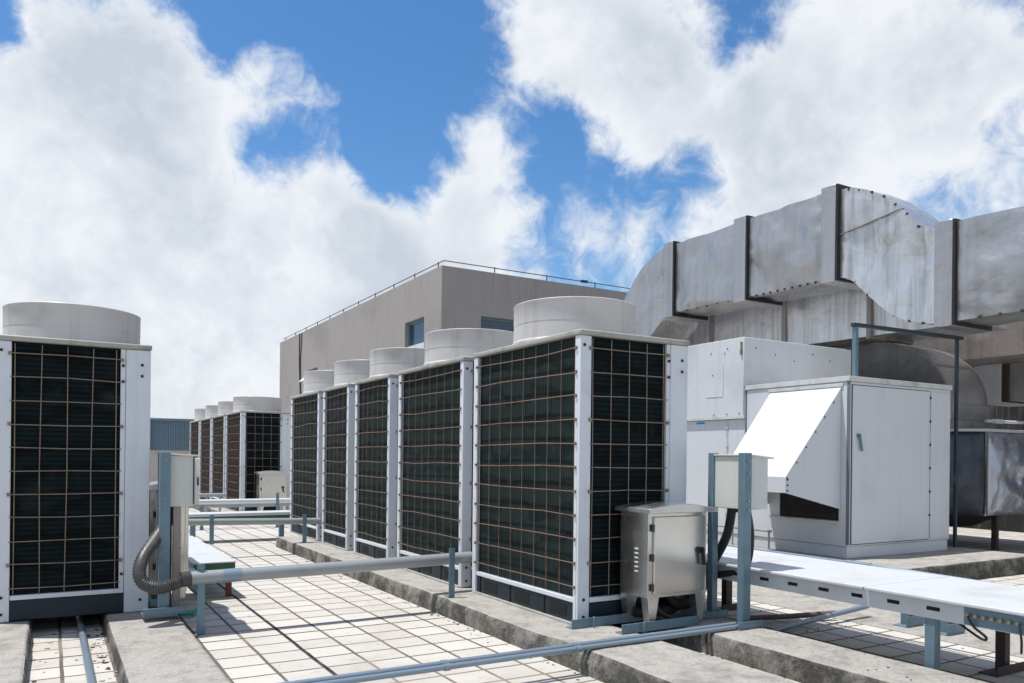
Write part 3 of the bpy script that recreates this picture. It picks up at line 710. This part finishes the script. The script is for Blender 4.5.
# ------------------------------------------------------------------ ducts
def duct_segment(name, prof, x0, x1, mat, parent, seed, dent=.012, rows=18, seams=0, sub=.09, bow=0.):
    """rectangular duct swept along y; prof = [(y, ztop, zbot)], sides dented"""
    P = []
    for (a, c) in zip(prof, prof[1:]):
        L = math.hypot(c[0]-a[0], max(abs(c[1]-a[1]), abs(c[2]-a[2]))); n = max(1, int(L/sub))
        for i in range(n): P.append(tuple(a[j]+(c[j]-a[j])*i/n for j in range(3)))
    P.append(prof[-1]); b = MB(); k = len(P)
    y0, y1 = P[0][0], P[-1][0]
    def d(y, z, s):
        w = min(1, min(abs(y-y0), abs(y-y1))/.12)
        w = max(0, w)
        return w*dent*(1.4*nz(y*1.1, z*1.3, s) + .9*nz(y*3.1, z*2.6, s+5) + .5*abs(nz(y*6.3+z*2, z*4.3, s+9)) + .35*nz(y*11, z*9, s+2))
    Lv, Rv, Tv, Bv = [], [], [], []
    for (y, zt, zb) in P:
        Lv.append([(x0 - d(y, zb+(zt-zb)*r/rows, seed) - bow*math.sin(math.pi*r/rows)*max(0,min(1,abs(y-y0)/.2,abs(y-y1)/.2)), y, zb+(zt-zb)*r/rows) for r in range(rows+1)])
        Rv.append([(x1 + d(y, zb+(zt-zb)*r/rows, seed+3), y, zb+(zt-zb)*r/rows) for r in range(rows+1)])
    for G in (Lv, Rv):
        b.add([v for c in G for v in c], [(i*(rows+1)+r, (i+1)*(rows+1)+r, (i+1)*(rows+1)+r+1, i*(rows+1)+r+1) for i in range(k-1) for r in range(rows)])
    m_ = 6
    for e, zo in ((-1, seed+7), (0, seed+8)):
        G = []
        for i in range(k):
            A, C = Vector(Lv[i][e]), Vector(Rv[i][e])
            G.append([A.lerp(C, j/m_) + Vector((0,0,(nz(P[i][0]*1.7, j*.4, zo)*dent*.8 if 0 < j < m_ else 0))) for j in range(m_+1)])
        b.add([v for c in G for v in c], [(i*(m_+1)+r, (i+1)*(m_+1)+r, (i+1)*(m_+1)+r+1, i*(m_+1)+r+1) for i in range(k-1) for r in range(m_)])
    for i in (0, k-1):
        ring = Lv[i] + Rv[i][::-1]; b.add(ring, [tuple(range(len(ring)))])
    return b.build(name, mat, parent, angle=40)
def flange(parent, y0, y1, x0, x1, zb, zt, mat='galv', t_=.045):
    b = MB(); b.box(x0-t_,x1+t_,y0,y1,zb-t_,zt+t_)
    f_ = b.build('flange', mat, parent, bevel=.006)
    MB().box(x0-t_+.004,x1+t_-.004,y0-.028,y0-.001,zb-t_+.004,zt+t_-.004).build('dark_edge','black',f_)  # near-black strip paints in the shade of the flange's unlit camera side
def studs(parent, pts, x, name='screws'):
    for (y, z) in pts: MB().box(x-.022,x+.004,y-.011,y+.011,z-.013,z+.011).build('screw','steel_brown',parent)
ux0, ux1 = 8.0, 8.62
ud = thing('supply_duct','upper grey sheet-metal duct with raised flanges stepping down to the right','duct',(8.3,7,0))
duct_segment('end_elbow',[(8.95,4.32,3.27),(9.12,4.30,3.24),(9.4,4.225,3.0),(9.6,4.11,2.7),(9.77,3.98,2.45),(9.93,3.82,2.2),(10.04,3.65,2.0),(10.15,3.4,1.8),(10.2,3.1,1.6),(10.22,2.6,1.4)],ux0,ux1,'galv',ud,31,.03)
flange(ud, 8.87, 9.06, ux0, ux1, 3.27, 4.30)
duct_segment('duct_panel',[(7.62,4.31,3.27),(8.87,4.31,3.28)],ux0,ux1,'galv',ud,4,.055,bow=.04)
flange(ud, 7.45, 7.66, ux0, ux1, 3.27, 4.31)
duct_segment('duct_panel',[(6.22,4.31,3.26),(7.45,4.32,3.27)],ux0,ux1,'galv',ud,11,.060,bow=.04)
flange(ud, 6.06, 6.26, ux0, ux1, 3.27, 4.32)
duct_segment('offset_bend',[(4.83,3.54,2.545),(5.0,3.60,2.57),(5.19,3.80,2.63),(5.34,3.95,2.71),(5.49,4.08,2.83),(5.67,4.19,3.0),(5.83,4.26,3.17),(5.94,4.29,3.235),(6.06,4.30,3.27)],ux0+.02,ux1-.01,'galv_bend',ud,23,.034,rows=22,sub=.06)
flange(ud, 4.66, 4.85, ux0, ux1, 2.545, 3.55)
duct_segment('duct_panel',[(1.2,3.56,2.56),(2.6,3.56,2.56),(4.66,3.56,2.545)],ux0,ux1,'galv',ud,41,.05,bow=.04)
studs(ud,[(6.36+k*.115,3.262) for k in range(10)]+[(7.78+k*.2,3.275) for k in range(6)]+[(3.2+k*.2,2.55) for k in range(7)],ux0)
studs(ud,[(5.0,2.575),(5.15,2.62),(5.33,2.71),(5.49,2.835),(5.66,2.99),(5.82,3.165)]+[(5.06,3.62),(5.19,3.79),(5.33,3.93),(5.47,4.06),(5.62,4.15),(5.78,4.22),(5.92,4.27)],ux0+.018)
b = MB()   # lapped edge of the upper cladding sheet
n=14; pa=[]
for i in range(n+1):
    y=5.24+(6.03-5.24)*i/n; z=3.86-.10*(i/n)+.012*nz(y*5,2.2); pa.append((y,z))
b.prism_x([(y,z) for y,z in pa]+[(y,z+.008) for y,z in pa[::-1]], ux0-.008, ux0+.03)
b.build('lap_seam','galv_dk',ud)
# lower duct tucked under
ld = thing('return_duct','shiny streaked duct tucked under the upper one above the air handler','duct',(9.2,7,0))
duct_segment('duct_panel',[(5.0,3.42,2.66),(10.3,3.42,2.70)],8.86,9.7,'galv_lt',ld,52,.012,rows=12)
for yy in (6.22,7.55,8.95): MB().box(8.825,9.72,yy-.035,yy+.035,2.63,3.44).build('joint_band','galv_dk',ld,bevel=.004)
# support frame
sf = thing('support_frame','slim blue-grey steel frame holding the ducts beside the air handler','frame',(7.6,4.9,.17))
MB().box(6.715,6.76,4.87,4.91,1.90,2.40).build('post','steel_blue',sf,bevel=.003)
MB().box(8.455,8.49,4.885,4.915,.17,2.424).build('post','post_dark',sf,bevel=.003)
MB().bar((6.70,4.895,2.42),(8.56,4.895,2.445),.045,.036).build('beam','post_dark',sf,bevel=.003)
# elbow
eb = thing('elbow_duct','curved elbow duct turning down behind the air handler','duct',(9.4,6,0))
ev0, er = 5.42, 1.02
cz = 1.80; cyc = ev0+er
def arc(r0, n=14): return [(cyc - r0*math.cos(math.pi/2*i/n), cz + r0*.80*math.sin(math.pi/2*i/n)) for i in range(n+1)]
outer = arc(er); inner = arc(.22)
b = MB(); n = len(outer)
poly = outer + [(8.6, outer[-1][1]), (8.6, inner[-1][1])] + inner[::-1]
# strip-quad sides so the curved plate shades cleanly
for x in (9.22, 10.02):
    vs = [(x,y,z) for y,z in outer] + [(x,y,z) for y,z in inner]
    b.add(vs, [(i,i+1,n+i+1,n+i) for i in range(n-1)])
    b.add([(x,outer[-1][0],outer[-1][1]),(x,8.6,outer[-1][1]),(x,8.6,inner[-1][1]),(x,inner[-1][0],inner[-1][1])],[(0,1,2,3)])
for arcp in (outer, inner):
    ap = arcp + [(8.6, arcp[-1][1])]; k = len(ap)
    b.add([(9.22,y,z) for y,z in ap] + [(10.02,y,z) for y,z in ap], [(i,i+1,k+i+1,k+i) for i in range(k-1)], 1)
b.build('bend',['galv_shade','galv'],eb,angle=30)  # sides take the shade-darkened metal, the sunlit outer band the plain one
b = MB()
for i in range(0, n-1):
    pass
k = len(outer)
for x in (9.21, 10.0):
    b = MB(); b.add([(x,y,z) for y,z in outer]+[(x+.03,y,z) for y,z in outer]+[(x,y-.014*math.cos(math.pi/2*i/(n-1)),z+.014*math.sin(math.pi/2*i/(n-1))) for i,(y,z) in enumerate(outer)]+[(x+.03,y-.014*math.cos(math.pi/2*i/(n-1)),z+.014*math.sin(math.pi/2*i/(n-1))) for i,(y,z) in enumerate(outer)],
      [(2*k+i,2*k+i+1,3*k+i+1,3*k+i) for i in range(k-1)]+[(i,i+1,2*k+i+1,2*k+i) for i in range(k-1)]+[(k+i,k+i+1,3*k+i+1,3*k+i) for i in range(k-1)])
    b.build('edge_seam','galv_dk',eb)
MB().tube([(9.2,cyc-er*math.cos(.62),cz+er*.8*math.sin(.62)+.004),(10.04,cyc-er*math.cos(.62),cz+er*.8*math.sin(.62)+.004)],.016,8).build('cross_seam','galv_dk',eb)
MB().box(9.20,10.05,ev0-.03,cyc-.22,1.60,1.795).build('collar','galv',eb,bevel=.006)
MB().box(9.1,10.12,ev0-.06,cyc-.1,1.50,1.598).build('base_collar','galv_dk',eb,bevel=.006)
# tank
tk = thing('metal_tank','dented shiny clad tank on legs at the right edge beyond the air handler','tank',(10.1,5.8,0))
def tankpoly(d): return [(9.05+d,5.62+d),(9.60+d*.4,5.2+d),(10.9-d,5.2+d),(11.2-d,5.5+d),(11.2-d,6.9-d),(9.05+d,6.9-d)]
b = MB(); pl = tankpoly(0); rows=26; cols=[]
per = []
for i in range(len(pl)):
    a, c = pl[i], pl[(i+1)%len(pl)]; L = math.dist(a,c); m_ = max(2,int(L/.05))
    nx, ny = (c[1]-a[1])/L, -(c[0]-a[0])/L
    for j in range(m_): per.append((a[0]+(c[0]-a[0])*j/m_, a[1]+(c[1]-a[1])*j/m_, nx, ny, j/m_))
K = len(per); vs = []
for r in range(rows+1):
    z = .46+(1.46-.46)*r/rows
    for (x,y,nx_,ny_,t_) in per:
        w = max(0,math.sin(math.pi*r/rows)*math.sin(math.pi*t_))**.5
        dd = w*(.12 + .05*nz(x*2.2,z*3.1,3.3)+.04*nz(x*6,z*5,8.1)+.022*nz(x*13,z*10,1.7))
        vs.append((x+nx_*dd, y+ny_*dd, z))
b.add(vs, [(r*K+i, r*K+(i+1)%K, (r+1)*K+(i+1)%K, (r+1)*K+i) for r in range(rows) for i in range(K)])
b.add([(x,y,.46) for x,y,_,_,_ in per],[tuple(range(K))]); b.add([(x,y,1.46) for x,y,_,_,_ in per],[tuple(range(K))])
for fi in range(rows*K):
    if abs(per[fi % K][2]) > .3 and per[fi % K][2] < 0: b.m[fi] = 1  # left-facing faces get the cladding with shade painted in
b.build('body',['foil','tank_shade'],tk,angle=60)
MB().prism_z([(9.0,5.58),(9.58,5.14),(10.93,5.14),(11.25,5.46),(11.25,6.95),(9.0,6.95)],1.463,1.497).build('lid','tray_top',tk,bevel=.004)
MB().lathe((10.1,5.9,.28),[(.001,0),(.25,.0),(.62,.178)],24).build('sump','steel_brown',tk)
for x,y in ((10.02,5.3),(10.02,6.6),(11.0,5.4),(9.15,6.6)): MB().box(x-.03,x+.03,y-.03,y+.03,0,.458).build('leg','steel_brown',tk)
for x in (9.60,10.12,10.6): MB().box(x-.014,x+.014,5.168,5.182,.47,1.455).build('seam','galv_dk',tk)
o = MB().tube([(9.8,5.3,1.60),(13.0,5.3,1.62)],.020,12).tube([(9.95,5.3,1.602),(10.15,5.3,1.604)],.030,12).build('tank_pipe','pipe_white'); tag(o,'white pipe above the dented tank at the right edge','pipe')
o = MB().tube([(10.7,5.2,1.54),(13.0,5.2,1.54)],.03,12).build('tank_pipe','pipe_blue'); tag(o,'bluish pipe resting on the lid of the dented tank','pipe')
# far ducts on the right
fd = thing('side_duct','brownish stained duct at right edge under the upper grey duct','duct',(10.6,5,0))
duct_segment('duct_panel',[(2.5,3.0,2.43),(9.5,3.0,2.43)],10.25,11.0,'galv_dk',fd,61,.012,rows=10)
gd = thing('side_duct','pale short duct with dark joint at right edge below the brownish one','duct',(11.3,5,0))
duct_segment('duct_panel',[(2.5,2.42,1.92),(5.72,2.42,1.92)],11.02,11.8,'galv_lt',gd,71,.012,rows=10)
MB().box(10.97,11.85,5.75,6.1,1.90,2.425).build('flange','white',gd,bevel=.005)
MB().box(10.99,11.83,5.66,5.745,1.91,2.42).build('dark_edge','steel_brown',gd)
pr = MB().box(13.2,14.6,1,13.5,0,3.1).build('shadow_backdrop','shadow_wall',smooth=False); tag(pr,'added dark wall standing in for deep shadow behind the right-hand ducts','backdrop')  # added wall, its dark colour stands for deep shadow between the ducts
# clutter on the floor beyond the tank
o = MB().tube([(10.6,8.6,.09),(11.4,8.5,.09),(13.0,8.6,.09)],.06,12).build('floor_hose','black'); tag(o,'black pipe on the floor behind the tank legs','pipe')
o = MB().box(10.9,11.1,8.0,8.12,.0,.13).tube([(11.0,8.0,.14),(11.1,7.9,.22)],.02,8,1).tube([(11.0,8.0,.17),(11.14,8.05,.17)],.016,8,1).build('floor_valve',['steel_brown','teal'],bevel=.002); tag(o,'small teal handled valve on the floor beyond the tank','valve')
o = MB().box(9.3,13.0,9.4,10.2,.0,.14).build('moss_strip','conc_side',bevel=.01); tag(o,'low mossy kerb on the floor behind the tank','kerb')
# small things on the left
cable('garden_hose','bit of green hose on the tiles behind the left rail post',[(.72,5.62,.03),(.78,5.60,.035),(.83,5.62,.03),(.86,5.68,.03)],.016,'teal','hose')
# grit and leaf litter in the gutter and along the kerb
b = MB()
def chip(x,y,s,z=0.):
    a = random.uniform(0,6.28); k = random.choice((4,5,6)); h = s*random.uniform(.15,.4)
    ps = [(x+s*random.uniform(.5,1)*math.cos(a+2*math.pi*i/k), y+s*random.uniform(.5,1)*math.sin(a+2*math.pi*i/k)) for i in range(k)]
    b.prism_z(ps, z, z+h, random.choice((0,0,1)))
for _ in range(150):
    x = random.uniform(.19,.30) if random.random() < .8 else random.uniform(-.08,.19); chip(x, random.uniform(3.2,5.6), random.uniform(.004,.018))
for _ in range(130): chip(2.33-abs(random.gauss(0,.05)), random.uniform(2.6,9), random.uniform(.003,.012))
for _ in range(50): chip(random.uniform(2.4,2.84), random.uniform(2.2,9), random.uniform(.003,.008), .12)
for _ in range(50): chip(random.uniform(3.22,3.58), random.uniform(1.6,3.3), random.uniform(.003,.009), .12)
for _ in range(90): chip(random.uniform(.75,2.3), random.uniform(3,9), random.uniform(.002,.006))
for _ in range(90): chip(random.uniform(3.65,5.5), random.uniform(1.5,5), random.uniform(.003,.012))
o = b.build('grit',['steel_brown','conc'],smooth=False); tag(o,'grit and dead leaf scraps along kerb and gutter',None,kind='stuff')

# ------------------------------------------------------------------ camera
F, CY = 785., 458.
cd = bpy.data.cameras.new('camera'); cam = bpy.data.objects.new('camera', cd); COL.objects.link(cam)
cd.sensor_width = 36; cd.lens = F/1024*36; cd.shift_y = (CY-341.5)/1024; cd.clip_end = 9000; cd.clip_start = .05
cam.matrix_world = Matrix.Translation((0,0,1.09)) @ Matrix.Rotation(R(-30.48),4,'Z') @ Matrix.Rotation(R(90),4,'X') @ Matrix.Rotation(R(.6),4,'Z')
scene.camera = cam

# ------------------------------------------------------------------ light and sky
S = Vector((-.275, .14, 1)).normalized()
sd = bpy.data.lights.new('sun','SUN'); sd.energy = 5.0; sd.angle = R(.53); sd.color = (1,.965,.91)
so = bpy.data.objects.new('sun', sd); COL.objects.link(so); so.rotation_euler = S.to_track_quat('Z','Y').to_euler(); so.location = (0,0,20)

w = bpy.data.worlds.new('World'); scene.world = w; w.use_nodes = True
t = w.node_tree; t.nodes.clear()
out = t.nodes.new('ShaderNodeOutputWorld')
sky = N(t,'ShaderNodeTexSky', sky_type='NISHITA'); sky.sun_disc = False
sky.sun_elevation = math.asin(S.z); sky.sun_rotation = math.atan2(S.x, S.y)
sky.altitude = 50; sky.air_density = 1.0; sky.dust_density = .6; sky.ozone_density = 2.5
bgs = N(t,'ShaderNodeBackground'); bgs.inputs[1].default_value = .15
hs = N(t,'ShaderNodeHueSaturation'); hs.inputs['Saturation'].default_value = 1.28
t.links.new(sky.outputs[0], hs.inputs['Color']); t.links.new(hs.outputs[0], bgs.inputs[0])
tc = t.nodes.new('ShaderNodeTexCoord'); D = tc.outputs['Generated']
# cloud banks: (azimuth deg from +Y towards +X, elevation deg, angular radius deg, amount)
CL = [
    (0.36, 19.61, 5.66, 1.0), (-0.11, 11.96, 6.13, 1), (7.42, 13.48, 6.1, 1), (2.74, 4.75, 7.39, 0.9), (7.97, 20.32, 3.36, 0.8),
    (3.7, 24.13, 2.98, 0.8), (0.3, 25.5, 1.8, 0.6), (13.76, 23.74, 2.17, 0.6), (17.15, 25.28, 1.91, 0.5), (18.22, 23.32, 1.67, 0.45),
    (15.87, 17.51, 2.38, 0.75), (18.31, 15.07, 2.95, 0.9), (22.21, 13.93, 3.39, 0.8), (13.25, 9.36, 5.99, 0.9), (27.76, 21.69, 1.94, 1.0),
    (25.77, 17.76, 2.67, 0.75), (29.42, 16.85, 3.42, 0.8), (28.0, 13.43, 4.19, 0.6), (30.74, 28.6, 2.74, 0.9), (35.85, 27.41, 4.71, 1),
    (40.18, 24.89, 3.85, 0.9), (39.51, 21.26, 2.51, 0.8), (33.64, 29.7, 3.03, 0.7), (51.05, 21.55, 5.34, 1), (56.56, 22.5, 6.55, 1),
    (61.06, 23.84, 3.96, 0.7), (47.83, 17.58, 3.61, 0.9), (53.49, 27.37, 4.73, 0.8), (59.51, 14.52, 4.75, 0.8), (38.5, 16.46, 2.19, 0.6),
    (36.0, 14.83, 2.43, 0.5), (24.21, 26.98, 3.94, -1.0), (15.73, 29.05, 3.0, -1.0), (21.58, 19.52, 2.18, -1.0), (10.12, 26.09, 1.25, -0.8),
    (20.0, 21.0, 1.24, -0.5), (32.64, 22.06, 2.36, -1.1), (36.66, 19.78, 2.01, -0.9), (40.61, 18.35, 1.75, -0.9), (44.57, 19.4, 1.72, -1.2),
    (45.71, 27.04, 1.85, -1.2), (62.42, 20.35, 1.37, -1.1), (59.48, 17.18, 1.55, -1.0), (-2.87, 24.72, 1.1, -1.1), (62.1, 26.42, 1.93, -0.9),
    (54.13, 25.11, 1.2, -0.5), (12.15, 19.34, 1.41, -0.9), (14.14, 20.48, 1.06, -0.6),
]
acc = None
# warp the direction so the banks get ragged outlines
wn = N(t,'ShaderNodeTexNoise'); wn.inputs['Scale'].default_value = 9; wn.inputs['Detail'].default_value = 6; wn.inputs['Roughness'].default_value = .6
t.links.new(D, wn.inputs['Vector'])
wv = t.nodes.new('ShaderNodeVectorMath'); wv.operation = 'MULTIPLY_ADD'; wv.inputs[1].default_value = (.10,.10,.10)
t.links.new(wn.outputs['Color'], wv.inputs[0]); 
sb = t.nodes.new('ShaderNodeVectorMath'); sb.operation = 'SUBTRACT'; sb.inputs[1].default_value = (.05,.05,.05); t.links.new(D, sb.inputs[0])
t.links.new(sb.outputs[0], wv.inputs[2])
nv = t.nodes.new('ShaderNodeVectorMath'); nv.operation = 'NORMALIZE'; t.links.new(wv.outputs[0], nv.inputs[0])
for (az, el, rad, amp) in CL:
    v = (math.sin(R(az))*math.cos(R(el)), math.cos(R(az))*math.cos(R(el)), math.sin(R(el)))
    dn = t.nodes.new('ShaderNodeVectorMath'); dn.operation = 'DOT_PRODUCT'; dn.inputs[1].default_value = v
    t.links.new(nv.outputs[0], dn.inputs[0])
    k = 1/R(rad)**2
    e = math_(t,'EXPONENT', math_(t,'MULTIPLY_ADD', dn.outputs['Value'], k, -k))
    acc = math_(t,'MULTIPLY_ADD', e, amp*.70, acc if acc is not None else 0.)
sx = N(t,'ShaderNodeSeparateXYZ'); t.links.new(D, sx.inputs[0])
fwd = t.nodes.new('ShaderNodeVectorMath'); fwd.operation = 'DOT_PRODUCT'; fwd.inputs[1].default_value = (.507,.862,0); t.links.new(D, fwd.inputs[0])
low = math_(t,'MULTIPLY', ramp_(t, sx.outputs[2], .02, .30, .6, 0), ramp_(t, fwd.outputs['Value'], .0, .6, .15, 1)) 
acc = math_(t,'ADD', acc, low)
# unseen scattered cloud behind the camera, its cover set to tune the fill light
dim = ramp_(t, noise_(t, D, 1.6, 3), .30, .52, 0, 1.)
acc = math_(t,'MULTIPLY_ADD', dim, ramp_(t, fwd.outputs['Value'], .35, .65, .9, 0), acc)
def fbm(offset):
    mp = t.nodes.new('ShaderNodeMapping'); mp.inputs['Location'].default_value = offset; t.links.new(D, mp.inputs['Vector'])
    return noise_(t, mp.outputs[0], 6.5, 9, .56, .25)
n0 = fbm((0,0,0)); n1 = fbm((.006,-.006,-.028))
dens = math_(t,'ADD', acc, math_(t,'MULTIPLY_ADD', n0, 2.3, -1.15))
fine = noise_(t, D, 24, 8, .62, .6)
dens = math_(t,'ADD', dens, math_(t,'MULTIPLY_ADD', fine, 1.5, -.75))
cover = ramp_(t, dens, .08, 1.0)
lit = math_(t,'SUBTRACT', n0, n1)
core = ramp_(t, dens, .6, 1.5)
soft = noise_(t, D, 3.2, 5, .5)
shade = math_(t,'MULTIPLY', core, ramp_(t, soft, .37, .66, .0, 1))
shade = math_(t,'MULTIPLY_ADD', math_(t,'SUBTRACT', fine, .5), -.9, math_(t,'MULTIPLY_ADD', lit, -2.6, shade), True)
# unseen cloud behind the camera is greyed to keep the fill light down
shade = math_(t,'ADD', shade, ramp_(t, fwd.outputs['Value'], -.2, .6, .85, 0), None, True)
ccol = mix_(t, shade, (.90,.93,.965), (.60,.655,.73))
bgc = N(t,'ShaderNodeBackground'); bgc.inputs[1].default_value = 1.0; t.links.new(ccol, bgc.inputs[0])
mx = t.nodes.new('ShaderNodeMixShader'); t.links.new(math_(t,'MULTIPLY',cover,.96), mx.inputs[0]); t.links.new(bgs.outputs[0], mx.inputs[1]); t.links.new(bgc.outputs[0], mx.inputs[2])
t.links.new(mx.outputs[0], out.inputs[0])

scene.view_settings.view_transform = 'Standard'; scene.view_settings.look = 'None'
scene.view_settings.exposure = 0.; scene.view_settings.gamma = 1
scene.render.engine = 'CYCLES'; scene.cycles.max_bounces = 6; scene.cycles.use_denoising = True
